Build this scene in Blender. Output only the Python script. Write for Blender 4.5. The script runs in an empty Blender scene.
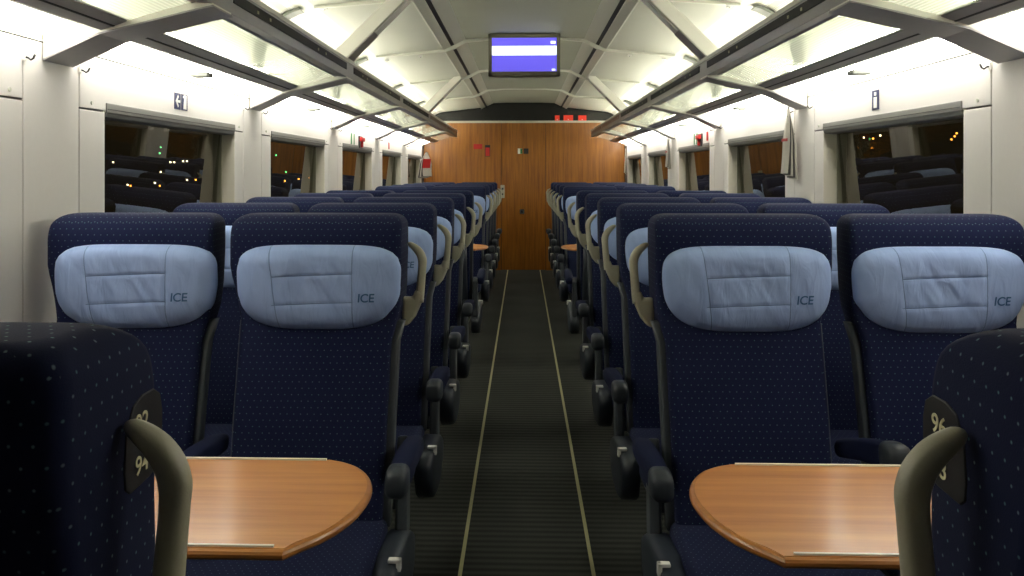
import bpy, bmesh, math, random
from mathutils import Vector, Matrix, noise
random.seed(7)
C = bpy.context.scene.collection
R = math.radians
CAM_H = 1.37
END_Y = 12.75
BACK_Y = -1.6
WALL_X = 1.42

# ------------------------------------------------------------------ materials
def new_mat(name):
    m = bpy.data.materials.new(name); m.use_nodes = True
    nt = m.node_tree; b = nt.nodes['Principled BSDF']
    return m, nt, b
def lin(c):
    return tuple(((v/255)/12.92 if v/255 <= .04045 else ((v/255+.055)/1.055)**2.4) for v in c) + (1,)
def N(nt, t, **kw):
    n = nt.nodes.new(t)
    for k, v in kw.items(): setattr(n, k, v)
    return n
def M(nt, op, a, b=None, c=None):
    n = nt.nodes.new('ShaderNodeMath'); n.operation = op
    for i, v in enumerate((a, b, c)):
        if v is None: continue
        if isinstance(v, (int, float)): n.inputs[i].default_value = v
        else: nt.links.new(v, n.inputs[i])
    return n.outputs[0]
def mix(nt, f, a, b):
    n = nt.nodes.new('ShaderNodeMix'); n.data_type = 'RGBA'
    if isinstance(f, (int, float)): n.inputs[0].default_value = f
    else: nt.links.new(f, n.inputs[0])
    for i, v in ((6, a), (7, b)):
        if isinstance(v, tuple): n.inputs[i].default_value = v
        else: nt.links.new(v, n.inputs[i])
    return n.outputs[2]
def simple(name, rgb, rough=.5, metal=0, var=.06, scale=40, bump=0, spec=.5, coat=0):
    m, nt, b = new_mat(name)
    tc = N(nt, 'ShaderNodeTexCoord'); nz = N(nt, 'ShaderNodeTexNoise'); nz.inputs['Scale'].default_value = scale
    nt.links.new(tc.outputs['Object'], nz.inputs['Vector'])
    c = lin(rgb); d = tuple(v*(1-var*2) for v in c[:3]) + (1,)
    nt.links.new(mix(nt, nz.outputs[0], d, c), b.inputs['Base Color'])
    b.inputs['Roughness'].default_value = rough; b.inputs['Metallic'].default_value = metal
    b.inputs['Specular IOR Level'].default_value = spec
    if coat: b.inputs['Coat Weight'].default_value = coat; b.inputs['Coat Roughness'].default_value = .12
    if bump:
        bp = N(nt, 'ShaderNodeBump'); bp.inputs['Strength'].default_value = bump; bp.inputs['Distance'].default_value = .002
        nt.links.new(nz.outputs[0], bp.inputs['Height']); nt.links.new(bp.outputs[0], b.inputs['Normal'])
    return m
def emit(name, rgb, s):
    m, nt, b = new_mat(name)
    b.inputs['Base Color'].default_value = lin(rgb)
    b.inputs['Emission Color'].default_value = lin(rgb); b.inputs['Emission Strength'].default_value = s
    return m

def upholstery(name, base, dot, dotamt):
    m, nt, b = new_mat(name)
    uv = N(nt, 'ShaderNodeUVMap'); uv.uv_map = 'UVMap'
    sp = N(nt, 'ShaderNodeSeparateXYZ'); nt.links.new(uv.outputs[0], sp.inputs[0])
    pu, pv = .0185, .0165
    v = M(nt, 'DIVIDE', sp.outputs[1], pv)
    row = M(nt, 'FLOOR', v)
    odd = M(nt, 'FLOORED_MODULO', row, 2.0)
    u = M(nt, 'ADD', M(nt, 'DIVIDE', sp.outputs[0], pu), M(nt, 'MULTIPLY', odd, .5))
    du = M(nt, 'MULTIPLY', M(nt, 'SUBTRACT', M(nt, 'FRACT', u), .5), pu)
    dv = M(nt, 'MULTIPLY', M(nt, 'SUBTRACT', M(nt, 'FRACT', v), .5), pv)
    r = M(nt, 'SQRT', M(nt, 'ADD', M(nt, 'MULTIPLY', du, du), M(nt, 'MULTIPLY', dv, dv)))
    mr = N(nt, 'ShaderNodeMapRange'); nt.links.new(r, mr.inputs[0])
    mr.inputs[1].default_value = .0007; mr.inputs[2].default_value = .0018; mr.inputs[3].default_value = 1; mr.inputs[4].default_value = 0
    # small per-dot colour change
    cell = N(nt, 'ShaderNodeCombineXYZ'); nt.links.new(M(nt, 'FLOOR', u), cell.inputs[0]); nt.links.new(row, cell.inputs[1])
    wn = N(nt, 'ShaderNodeTexWhiteNoise'); nt.links.new(cell.outputs[0], wn.inputs[0])
    dc = mix(nt, wn.outputs[0], lin(dot), lin((dot[0]-25, dot[1], dot[2]-5)))
    tc = N(nt, 'ShaderNodeTexCoord'); nz = N(nt, 'ShaderNodeTexNoise'); nz.inputs['Scale'].default_value = 9; nz.inputs['Detail'].default_value = 4
    nt.links.new(tc.outputs['Object'], nz.inputs['Vector'])
    bc = mix(nt, nz.outputs[0], tuple(x*.8 for x in lin(base)[:3])+(1,), lin(base))
    nt.links.new(mix(nt, M(nt, 'MULTIPLY', mr.outputs[0], dotamt), bc, dc), b.inputs['Base Color'])
    b.inputs['Roughness'].default_value = .9; b.inputs['Specular IOR Level'].default_value = .15
    b.inputs['Sheen Weight'].default_value = .02; b.inputs['Sheen Roughness'].default_value = .4
    fine = N(nt, 'ShaderNodeTexNoise'); fine.inputs['Scale'].default_value = 600; nt.links.new(tc.outputs['Object'], fine.inputs['Vector'])
    bp = N(nt, 'ShaderNodeBump'); bp.inputs['Strength'].default_value = .25; bp.inputs['Distance'].default_value = .001
    nt.links.new(fine.outputs[0], bp.inputs['Height']); nt.links.new(bp.outputs[0], b.inputs['Normal'])
    return m

def wood(name, a, c, rough, coat, axis='Z', scale=1.0):
    m, nt, b = new_mat(name)
    tc = N(nt, 'ShaderNodeTexCoord'); mp = N(nt, 'ShaderNodeMapping')
    nt.links.new(tc.outputs['Object'], mp.inputs[0])
    s = {'Z': (14, 14, .7), 'X': (.9, 16, 16)}[axis]
    mp.inputs['Scale'].default_value = tuple(v*scale for v in s)
    n1 = N(nt, 'ShaderNodeTexNoise'); n1.inputs['Scale'].default_value = 3; n1.inputs['Detail'].default_value = 8; n1.inputs['Roughness'].default_value = .65
    nt.links.new(mp.outputs[0], n1.inputs['Vector'])
    n2 = N(nt, 'ShaderNodeTexNoise'); n2.inputs['Scale'].default_value = 1.2
    nt.links.new(tc.outputs['Object'], n2.inputs['Vector'])
    f = M(nt, 'ADD', M(nt, 'MULTIPLY', n1.outputs[0], .75), M(nt, 'MULTIPLY', n2.outputs[0], .25))
    cr = N(nt, 'ShaderNodeValToRGB'); nt.links.new(f, cr.inputs[0])
    cr.color_ramp.elements[0].position = .32; cr.color_ramp.elements[0].color = lin(a)
    cr.color_ramp.elements[1].position = .68; cr.color_ramp.elements[1].color = lin(c)
    nt.links.new(cr.outputs[0], b.inputs['Base Color'])
    b.inputs['Roughness'].default_value = rough; b.inputs['Coat Weight'].default_value = coat; b.inputs['Coat Roughness'].default_value = .2
    return m

def carpet():
    m, nt, b = new_mat('ribbed_carpet')
    tc = N(nt, 'ShaderNodeTexCoord'); sp = N(nt, 'ShaderNodeSeparateXYZ'); nt.links.new(tc.outputs['Object'], sp.inputs[0])
    w = M(nt, 'SINE', M(nt, 'MULTIPLY', sp.outputs[1], 2*math.pi/.048))
    w = M(nt, 'SMOOTHSTEP' if False else 'MULTIPLY_ADD', w, .5, .5)
    nz = N(nt, 'ShaderNodeTexNoise'); nz.inputs['Scale'].default_value = 220; nz.inputs['Detail'].default_value = 3
    nt.links.new(tc.outputs['Object'], nz.inputs['Vector'])
    n2 = N(nt, 'ShaderNodeTexNoise'); n2.inputs['Scale'].default_value = 2.5; nt.links.new(tc.outputs['Object'], n2.inputs['Vector'])
    f = M(nt, 'MULTIPLY', M(nt, 'ADD', M(nt, 'MULTIPLY', w, .6), M(nt, 'MULTIPLY', nz.outputs[0], .4)), M(nt, 'ADD', .6, M(nt, 'MULTIPLY', n2.outputs[0], .7)))
    nt.links.new(mix(nt, f, lin((40, 42, 40)), lin((82, 84, 78))), b.inputs['Base Color'])
    b.inputs['Roughness'].default_value = .95; b.inputs['Specular IOR Level'].default_value = .1
    bp = N(nt, 'ShaderNodeBump'); bp.inputs['Strength'].default_value = .6; bp.inputs['Distance'].default_value = .003
    nt.links.new(f, bp.inputs['Height']); nt.links.new(bp.outputs[0], b.inputs['Normal'])
    return m

def cover_mat():
    m, nt, b = new_mat('pale_blue_cloth')
    uv = N(nt, 'ShaderNodeUVMap'); uv.uv_map = 'UVMap'
    sp = N(nt, 'ShaderNodeSeparateXYZ'); nt.links.new(uv.outputs[0], sp.inputs[0])
    X, Z = sp.outputs[0], sp.outputs[1]
    def band(val, c, w):
        d = M(nt, 'ABSOLUTE', M(nt, 'SUBTRACT', val, c))
        mr = N(nt, 'ShaderNodeMapRange'); nt.links.new(d, mr.inputs[0]); mr.inputs[1].default_value = w*.4; mr.inputs[2].default_value = w
        mr.inputs[3].default_value = 1; mr.inputs[4].default_value = 0
        return mr.outputs[0]
    def inside(val, lo, hi): return M(nt, 'MULTIPLY', M(nt, 'GREATER_THAN', val, lo), M(nt, 'LESS_THAN', val, hi))
    Xs = M(nt, 'ADD', X, M(nt, 'MULTIPLY', Z, .12))
    v1 = band(Xs, -.118, .0016); v2 = band(X, .104, .0016)
    Zs = M(nt, 'ADD', Z, M(nt, 'MULTIPLY', X, -.04))
    inx = inside(X, -.118, .104)
    h1 = M(nt, 'MULTIPLY', band(Zs, .012, .0015), inx); h2 = M(nt, 'MULTIPLY', band(Zs, -.066, .0015), inx)
    s = M(nt, 'MAXIMUM', M(nt, 'MAXIMUM', v1, v2), M(nt, 'MAXIMUM', h1, h2))
    tc = N(nt, 'ShaderNodeTexCoord')
    mp = N(nt, 'ShaderNodeMapping'); mp.inputs['Scale'].default_value = (26, 1, 9); mp.inputs['Rotation'].default_value = (0, .35, 0)
    nt.links.new(tc.outputs['Object'], mp.inputs[0])
    nz = N(nt, 'ShaderNodeTexNoise'); nz.inputs['Scale'].default_value = 1; nz.inputs['Detail'].default_value = 3; nz.inputs['Distortion'].default_value = .8
    nt.links.new(mp.outputs[0], nz.inputs['Vector'])
    col = mix(nt, nz.outputs[0], lin((141, 163, 210)), lin((164, 186, 228)))
    nt.links.new(mix(nt, M(nt, 'MULTIPLY', s, .55), col, lin((70, 98, 140))), b.inputs['Base Color'])
    b.inputs['Roughness'].default_value = .85; b.inputs['Specular IOR Level'].default_value = .2
    h = M(nt, 'SUBTRACT', M(nt, 'MULTIPLY', nz.outputs[0], 1.0), M(nt, 'MULTIPLY', s, .6))
    bp = N(nt, 'ShaderNodeBump'); bp.inputs['Strength'].default_value = .55; bp.inputs['Distance'].default_value = .010
    nt.links.new(h, bp.inputs['Height']); nt.links.new(bp.outputs[0], b.inputs['Normal'])
    return m

def facing_ior(nt, ior):
    g = N(nt, 'ShaderNodeNewGeometry')
    return M(nt, 'ADD', ior, M(nt, 'MULTIPLY', g.outputs['Backfacing'], 1/ior-ior))
def window_glass():
    m = bpy.data.materials.new('night_window_glass'); m.use_nodes = True; nt = m.node_tree; nt.nodes.clear()
    out = N(nt, 'ShaderNodeOutputMaterial'); tr = N(nt, 'ShaderNodeBsdfTransparent'); gl = N(nt, 'ShaderNodeBsdfGlossy')
    tr.inputs[0].default_value = (.55, .55, .5, 1); gl.inputs['Roughness'].default_value = .015; gl.inputs[0].default_value = (.95, .93, .85, 1)
    fr = N(nt, 'ShaderNodeFresnel'); nt.links.new(facing_ior(nt, 1.75), fr.inputs[0])
    mx = N(nt, 'ShaderNodeMixShader'); nt.links.new(fr.outputs[0], mx.inputs[0]); nt.links.new(tr.outputs[0], mx.inputs[1]); nt.links.new(gl.outputs[0], mx.inputs[2])
    nt.links.new(mx.outputs[0], out.inputs[0]); return m
def rack_glass():
    m = bpy.data.materials.new('rack_glass'); m.use_nodes = True; nt = m.node_tree; nt.nodes.clear()
    out = N(nt, 'ShaderNodeOutputMaterial'); tr = N(nt, 'ShaderNodeBsdfTransparent'); gl = N(nt, 'ShaderNodeBsdfGlossy'); df = N(nt, 'ShaderNodeBsdfTranslucent')
    tc = N(nt, 'ShaderNodeTexCoord'); sp = N(nt, 'ShaderNodeSeparateXYZ'); nt.links.new(tc.outputs['Object'], sp.inputs[0])
    st = M(nt, 'GREATER_THAN', M(nt, 'SINE', M(nt, 'MULTIPLY', sp.outputs[0], 2*math.pi/.012)), .2)
    tr.inputs[0].default_value = (.86, .9, .84, 1); gl.inputs['Roughness'].default_value = .03; df.inputs[0].default_value = (.8, .85, .78, 1)
    m1 = N(nt, 'ShaderNodeMixShader'); nt.links.new(M(nt, 'MULTIPLY_ADD', st, .10, .36), m1.inputs[0]); nt.links.new(tr.outputs[0], m1.inputs[1]); nt.links.new(df.outputs[0], m1.inputs[2])
    fr = N(nt, 'ShaderNodeFresnel'); nt.links.new(facing_ior(nt, 1.25), fr.inputs[0])
    m2 = N(nt, 'ShaderNodeMixShader'); nt.links.new(fr.outputs[0], m2.inputs[0]); nt.links.new(m1.outputs[0], m2.inputs[1]); nt.links.new(gl.outputs[0], m2.inputs[2])
    nt.links.new(m2.outputs[0], out.inputs[0]); return m
def perforated():
    m, nt, b = new_mat('perforated_white_metal')
    tc = N(nt, 'ShaderNodeTexCoord'); sp = N(nt, 'ShaderNodeSeparateXYZ'); nt.links.new(tc.outputs['Object'], sp.inputs[0])
    p = .026
    def c(v): return M(nt, 'SUBTRACT', M(nt, 'FRACT', M(nt, 'DIVIDE', v, p)), .5)
    a, d = c(sp.outputs[1]), c(sp.outputs[2])
    r = M(nt, 'SQRT', M(nt, 'ADD', M(nt, 'MULTIPLY', a, a), M(nt, 'MULTIPLY', d, d)))
    hole = M(nt, 'LESS_THAN', r, .26)
    nt.links.new(mix(nt, hole, lin((205, 206, 192)), lin((255, 255, 250))), b.inputs['Base Color'])
    b.inputs['Roughness'].default_value = .5
    return m

MT = dict(
    fabric=upholstery('navy_dotted_upholstery', (27, 33, 64), (118, 136, 146), .7),
    arm_fabric=simple('navy_plain_fabric', (22, 29, 58), .9, var=.1, scale=200, spec=.15),
    cover=cover_mat(),
    ink=simple('logo_blue', (52, 92, 140), .8),
    shell=simple('graphite_plastic', (42, 49, 58), .45),
    frame=simple('seat_frame_grey', (68, 73, 78), .5),
    cap=simple('armrest_end_plastic', (50, 56, 62), .5, bump=.1, scale=300),
    handle=simple('handle_beige_grey', (172, 169, 148), .42, var=.04, scale=300, bump=.1),
    plate=simple('number_plate_black', (20, 21, 24), .5),
    numeral=simple('numeral_cream', (235, 228, 185), .6),
    chrome=simple('brushed_chrome', (200, 200, 195), .25, metal=1),
    wall=simple('wall_panel_plastic', (224, 220, 216), .55, var=.02, scale=60),
    seam=simple('panel_joint_dark', (84, 78, 78), .7),
    reveal=simple('window_reveal', (205, 200, 184), .45, var=.03),
    gasket=simple('window_gasket', (120, 118, 100), .5),
    blind=simple('window_header_grey', (120, 119, 116), .5),
    wglass=window_glass(), rglass=rack_glass(),
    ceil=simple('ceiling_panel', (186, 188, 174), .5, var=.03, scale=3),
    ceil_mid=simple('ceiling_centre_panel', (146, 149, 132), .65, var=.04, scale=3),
    rib=simple('ceiling_rib', (205, 206, 192), .45),
    slot=simple('rail_slot', (30, 32, 30), .6),
    perf=perforated(),
    cove=simple('cove_white', (236, 238, 226), .55),
    coverib=simple('cove_rib_grey', (118, 122, 112), .5),
    rackgrey=simple('rack_metal_grey', (150, 148, 147), .38, var=.03, scale=20),
    racklight=simple('rack_metal_light', (228, 227, 216), .4, var=.03, scale=20),
    strip=simple('number_strip_black', (7, 8, 9), .6, spec=.2),
    stripbrown=simple('number_strip_brown', (96, 62, 40), .35),
    carpet=carpet(),
    line=simple('aisle_line', (190, 186, 140), .6),
    wood=wood('partition_wood', (116, 66, 12), (176, 112, 30), .42, .25),
    woodtop=wood('table_wood', (180, 108, 42), (220, 152, 76), .36, .45, 'X', .6),
    woodrim=wood('table_rim_wood', (158, 96, 34), (200, 130, 56), .35, .4, 'X', .6),
    inlay=simple('table_inlay', (252, 244, 225), .35),
    black=simple('gap_black', (12, 13, 9), .25),
    red=simple('sign_red', (186, 30, 26), .5),
    redlit=emit('red_lit', (200, 50, 30), .5),
    green=simple('sign_green', (30, 120, 60), .5),
    white=simple('sign_white', (240, 240, 235), .5),
    navy=simple('sign_navy', (24, 34, 84), .5),
    dark=simple('dark_plastic', (30, 30, 34), .5),
    paper=simple('newsprint', (205, 200, 188), .8, var=.12, scale=60),
    paperdark=simple('newsprint_ink', (74, 70, 70), .8, var=.3, scale=90),
    lamp=emit('fluorescent_diffuser', (255, 251, 242), 15),
    lamp_up=emit('fluorescent_tube', (255, 251, 240), 32),
    tvframe=simple('monitor_bezel', (112, 108, 92), .4),
    tvblue=emit('screen_blue', (98, 88, 222), .95),
    tvwhite=emit('screen_white', (240, 250, 255), 1.3),
    spot=simple('reading_dot', (150, 150, 120), .5),
    city_w=emit('city_lamp_white', (255, 235, 190), 9), city_o=emit('city_lamp_orange', (255, 160, 60), 9), city_g=emit('city_lamp_green', (120, 255, 160), 5),
)

# ------------------------------------------------------------------ mesh helpers
def obj(name, bm, m, parent=None, smooth=False, bevel=0, uv=False, segs=2):
    bmesh.ops.recalc_face_normals(bm, faces=bm.faces)
    me = bpy.data.meshes.new(name)
    if uv: box_uv(bm)
    bm.to_mesh(me); bm.free()
    if uv: me.uv_layers[0].name = 'UVMap'
    o = bpy.data.objects.new(name, me); C.objects.link(o)
    for mm in (m if isinstance(m, (list, tuple)) else [m]): me.materials.append(mm)
    if smooth:
        for p in me.polygons: p.use_smooth = True
    if bevel:
        md = o.modifiers.new('bevel', 'BEVEL'); md.width = bevel; md.segments = segs; md.limit_method = 'ANGLE'; md.angle_limit = R(35)
    if parent: o.parent = parent
    return o
def box_uv(bm):
    uvl = bm.loops.layers.uv.verify()
    bm.normal_update()
    for f in bm.faces:
        n = f.normal; a = max(range(3), key=lambda i: abs(n[i]))
        for l in f.loops:
            c = l.vert.co
            l[uvl].uv = ((c.y, c.z) if a == 0 else (c.x, c.z) if a == 1 else (c.x, c.y))
def box(bm, x0, x1, y0, y1, z0, z1, mi=0):
    x0, x1 = sorted((x0, x1)); y0, y1 = sorted((y0, y1)); z0, z1 = sorted((z0, z1))
    v = [bm.verts.new(p) for p in ((x0,y0,z0),(x1,y0,z0),(x1,y1,z0),(x0,y1,z0),(x0,y0,z1),(x1,y0,z1),(x1,y1,z1),(x0,y1,z1))]
    for q in ((0,3,2,1),(4,5,6,7),(0,1,5,4),(1,2,6,5),(2,3,7,6),(3,0,4,7)):
        f = bm.faces.new([v[i] for i in q]); f.material_index = mi
    return v
def BX(*a, mi=0):
    bm = bmesh.new(); box(bm, *a, mi=mi); return bm
def prism(bm, pts, fn, a, b, mi=0):
    """polygon pts extruded; fn(p, q, t) -> 3d with t in (a, b)"""
    va = [bm.verts.new(fn(p, q, a)) for p, q in pts]; vb = [bm.verts.new(fn(p, q, b)) for p, q in pts]
    n = len(pts)
    for i in range(n):
        f = bm.faces.new((va[i], va[(i+1) % n], vb[(i+1) % n], vb[i])); f.material_index = mi
    for vs in (va, vb):
        f = bm.faces.new(vs); f.material_index = mi
XZ = lambda p, q, t: (p, t, q)       # polygon in x,z extruded along y
YZ = lambda p, q, t: (t, p, q)
XY = lambda p, q, t: (p, q, t)
def loft(bm, rings, cap=True):
    vr = [[bm.verts.new(p) for p in r] for r in rings]
    n = len(rings[0])
    for a, b in zip(vr, vr[1:]):
        for i in range(n): bm.faces.new((a[i], a[(i+1) % n], b[(i+1) % n], b[i]))
    if cap:
        bm.faces.new(vr[0][::-1]); bm.faces.new(vr[-1])
    return vr
def rrect(x0, x1, y0, y1, r, z, n=5):
    r = min(r, (x1-x0)/2-.001, (y1-y0)/2-.001); pts = []
    for cx, cy, a0 in ((x1-r, y1-r, 0), (x0+r, y1-r, 90), (x0+r, y0+r, 180), (x1-r, y0+r, 270)):
        for k in range(n+1):
            a = R(a0+90*k/n); pts.append((cx+r*math.cos(a), cy+r*math.sin(a), z))
    return pts
def tube_path(bm, pts, sec, up=Vector((0, 1, 0)), cap=True):
    """sweep a section function sec(i)->list of (u, v) along pts (in a plane whose normal is up)"""
    rings = []
    P = [Vector(p) for p in pts]
    for i, p in enumerate(P):
        t = ((P[min(i+1, len(P)-1)] - P[max(i-1, 0)])).normalized()
        s = t.cross(up).normalized()
        rings.append([tuple(p + s*u + up*v) for u, v in sec(i)])
    loft(bm, rings, cap)
def ell(a, b, n=12, pw=1.0):
    out = []
    for k in range(n):
        t = 2*math.pi*k/n; c, s = math.cos(t), math.sin(t)
        out.append((a*math.copysign(abs(c)**pw, c), b*math.copysign(abs(s)**pw, s)))
    return out
def cyl(bm, p0, p1, r, n=12):
    p0, p1 = Vector(p0), Vector(p1); t = (p1-p0).normalized()
    u = t.cross(Vector((0, 0, 1)) if abs(t.z) < .9 else Vector((1, 0, 0))).normalized(); v = t.cross(u)
    loft(bm, [[tuple(p + u*r*math.cos(2*math.pi*k/n) + v*r*math.sin(2*math.pi*k/n)) for k in range(n)] for p in (p0, p1)])
def empty(name, loc=(0, 0, 0), rz=0):
    o = bpy.data.objects.new(name, None); C.objects.link(o); o.location = loc; o.rotation_euler = (0, 0, rz); o.empty_display_size = .1
    return o
def tag(o, label=None, cat=None, group=None, kind=None):
    if label: o['label'] = label
    if cat: o['category'] = cat
    if group: o['group'] = group
    if kind: o['kind'] = kind
    return o
def struct(name, bm, m, label=None, cat=None, **kw):
    o = obj(name, bm, m, **kw); o['kind'] = 'structure'
    if label: o['label'] = label
    o['category'] = cat or name.split('_')[0]
    return o
def text_obj(name, s, size, mat, loc, rot, parent=None, extrude=.0006, space=1.0, offset=0.0, shear=0.0):
    cu = bpy.data.curves.new(name, 'FONT'); cu.body = s; cu.size = size; cu.extrude = extrude; cu.align_x = 'CENTER'; cu.align_y = 'CENTER'
    cu.space_character = space; cu.offset = offset; cu.shear = shear
    t = bpy.data.objects.new(name, cu); C.objects.link(t)
    bpy.context.view_layer.update()
    me = bpy.data.meshes.new_from_object(t.evaluated_get(bpy.context.evaluated_depsgraph_get()))
    bpy.data.objects.remove(t); bpy.data.curves.remove(cu)
    me.materials.clear(); me.materials.append(mat)
    o = bpy.data.objects.new(name, me); C.objects.link(o); o.location = loc; o.rotation_euler = rot
    if parent: o.parent = parent
    return o
def kids(o): return [c for c in bpy.data.objects if c.parent == o]

# ------------------------------------------------------------------ train seat (faces -Y, y=0 is the front of the head part)
def lerp_tab(tab, z):
    for (a, va), (b, vb) in zip(tab, tab[1:]):
        if z <= b:
            t = max(0, (z-a)/(b-a)); t = t*t*(3-2*t) if False else t
            return va + (vb-va)*t
    return tab[-1][1]
FRONT = [(.36, -.135), (.48, -.125), (.70, -.085), (.90, -.035), (1.0, -.008), (1.06, 0), (1.3, 0)]
BACK = [(.36, -.02), (.6, .03), (.9, .115), (1.05, .165), (1.15, .185), (1.3, .185)]
AISLE_W = [(.36, .205), (.60, .212), (.90, .218), (.99, .240), (1.04, .243), (1.3, .243)]
WALL_W = [(.36, .200), (.60, .206), (.96, .206), (1.04, .226), (1.10, .243), (1.3, .243)]
def back_cushion(s, narrow=False):
    zs = [.36, .38, .42, .48, .54, .60, .66, .72, .78, .84, .90, .93, .96, .99, 1.02, 1.05, 1.08, 1.11, 1.14, 1.16, 1.175]
    rings = []
    for z in zs:
        yf, yb = lerp_tab(FRONT, z), lerp_tab(BACK, z)
        wa, ww = lerp_tab(AISLE_W, z), lerp_tab(WALL_W, z)
        x0, x1 = (-ww, wa) if s > 0 else (-wa, ww)
        rings.append(rrect(x0, x1, yf, yb, .020, z))
    for k in range(1, 13):                      # top: large radius in front, small at the sides and rear
        a = R(90*k/12); z = 1.175 + .078*math.sin(a); i = .078*(1-math.cos(a)); j = 0
        if z > 1.217: j = .036*(1-math.sqrt(max(0, 1-((z-1.217)/.0362)**2)))
        rings.append(rrect(-.243+j, .243-j, i, .185-j*.7, .020+j*.5, z))
    if narrow:     # window seat: aisle flank a little slimmer and tapering to the rear
        rings = [[(x*(1-(.035+.075*max(0, min(1, y/.185)))) if x*s > 0 else x, y, z) for x, y, z in r] for r in rings]
    bm = bmesh.new(); loft(bm, rings); return bm

def cover_mesh(seed):
    bm = bmesh.new(); nr, na = 34, 112
    cz = 1.078
    def outline(t):
        c, s_ = math.cos(t), math.sin(t)
        ex = .44 if s_ > 0 else .60
        x = .231*math.copysign(abs(c)**ex, c)
        z = (.093 if s_ > 0 else .147)*math.copysign(abs(s_)**(.54 if s_ > 0 else .74), s_)
        return x, z
    rings = []; OFF = Vector((seed*3.7, seed*1.3, 0))
    prof = [(0, 1.0)]
    for i in range(nr+1):
        rho = i/nr
        ring = []
        for k in range(na):
            ox, oz = outline(2*math.pi*k/na)
            x, z = ox*rho, oz*rho
            d = .066*(1-rho**4.5)**.5
            # gentle saddle and folds in the middle panel
            d -= .010*math.exp(-((x)/.09)**2)*(1-rho**2)
            w = noise.noise(Vector((x*22+z*14, z*9, 0))+OFF)*.0090 + noise.noise(Vector((x*55+z*30, z*16, 4))+OFF)*.0036
            mid = max(.35, 1 - abs(x)/.16)
            d += w*mid*(1-rho**6)
            for sx in (-.118-.12*z, .104):
                d -= .0032*math.exp(-((x-sx)/.0045)**2)*(1-rho**6)
            if -.118 < x < .104:
                for sz in (.012, -.066): d -= .0028*math.exp(-((z-.04*x-sz)/.0045)**2)*(1-rho**6)
            d -= .0035*math.exp(-((rho-.9)/.014)**2)
            ring.append((x*(1+.01*noise.noise(Vector((k*.3, 0, seed)))), -d+.004, cz+z))
        rings.append(ring)
    # centre
    cv = bm.verts.new((0, rings[1][0][1]+.0002, cz))
    vr = [[bm.verts.new(p) for p in r] for r in rings[1:]]
    back = [bm.verts.new((p[0]*.97, .012, cz+(p[2]-cz)*.97)) for p in rings[-1]]
    vr.append(back)
    for i in range(na): bm.faces.new((cv, vr[0][i], vr[0][(i+1) % na]))
    for a, b in zip(vr, vr[1:]):
        for i in range(na): bm.faces.new((a[i], b[i], b[(i+1) % na], a[(i+1) % na]))
    bm.faces.new(back)
    uvl = bm.loops.layers.uv.verify()
    for f in bm.faces:
        for l in f.loops: l[uvl].uv = (l.vert.co.x, l.vert.co.z-cz)
    return bm
_logo = []
COVERS = []
def make_cover(i, parent):
    if not COVERS:
        for sd in range(4):
            bm = cover_mesh(sd); bmesh.ops.recalc_face_normals(bm, faces=bm.faces)
            me = bpy.data.meshes.new('head_cover'); bm.to_mesh(me); bm.free(); me.materials.append(MT['cover']); me.uv_layers[0].name = 'UVMap'
            for p in me.polygons: p.use_smooth = True
            COVERS.append(me)
        from mathutils.bvhtree import BVHTree
        for sd in range(4):
            t = text_obj('logo', 'ICE', .033, MT['ink'], (0, 0, 0), (0, 0, 0), extrude=0, space=.95, shear=.1, offset=.0004)
            tb = bmesh.new(); tb.from_mesh(t.data)
            bmesh.ops.triangulate(tb, faces=tb.faces); bmesh.ops.subdivide_edges(tb, edges=tb.edges, cuts=1)
            cb = bmesh.new(); cb.from_mesh(COVERS[sd]); tree = BVHTree.FromBMesh(cb); cb.free()
            for v in tb.verts:
                x, z = .142+v.co.x, 1.028+v.co.y
                hit = tree.ray_cast(Vector((x, -1, z)), Vector((0, 1, 0)))[0]
                v.co = Vector((x, (hit.y if hit else -.05)-.0014, z))
            tb.to_mesh(t.data); tb.free()
            _logo.append(t.data); bpy.data.objects.remove(t)
    o = bpy.data.objects.new('head_cover', COVERS[i % 4]); C.objects.link(o); o.parent = parent
    o['label'] = 'pale blue cloth headrest cover'
    l = bpy.data.objects.new('logo', _logo[i % 4]); C.objects.link(l); l.parent = o
    l['label'] = 'dark blue letters ICE'
    return o

def armrest(parent, x, s, tilt=0.0):
    e = bpy.data.objects.new  # noqa
    bm = bmesh.new(); rings = []
    w = .029
    for y, zt, zb, ww in ((-.390, .650, .615, .016), (-.385, .660, .608, .021), (-.375, .664, .604, .024), (-.33, .667, .602, .025), (-.2, .663, .606, .027), (-.08, .652, .600, .028), (-.02, .644, .596, .026), (.01, .637, .600, .018)):
        r = [(p[0], y, p[1]) for p in rr2(x-ww, x+ww, zb, zt, .016)]
        rings.append(r)
    loft(bm, rings)
    o = obj('armrest', bm, MT['arm_fabric'], parent, smooth=True)
    bm = bmesh.new(); rings = []
    for y, zt, zb, ww in ((-.402, .645, .622, .013), (-.400, .657, .612, .021), (-.392, .666, .603, .0255), (-.360, .6695, .598, .0272), (-.335, .670, .600, .0272), (-.334, .666, .604, .025)):
        rings.append([(p[0], y, p[1]) for p in rr2(x-ww, x+ww, zb, zt, .018)])
    loft(bm, rings)
    c = obj('end_cap', bm, MT['cap'], o, smooth=True); c['label'] = 'dark grey plastic armrest end'
    return o
def rr2(x0, x1, z0, z1, r, n=4):
    return [(p[0], p[1]) for p in rrect(x0, x1, z0, z1, r, 0, n)]

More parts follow.
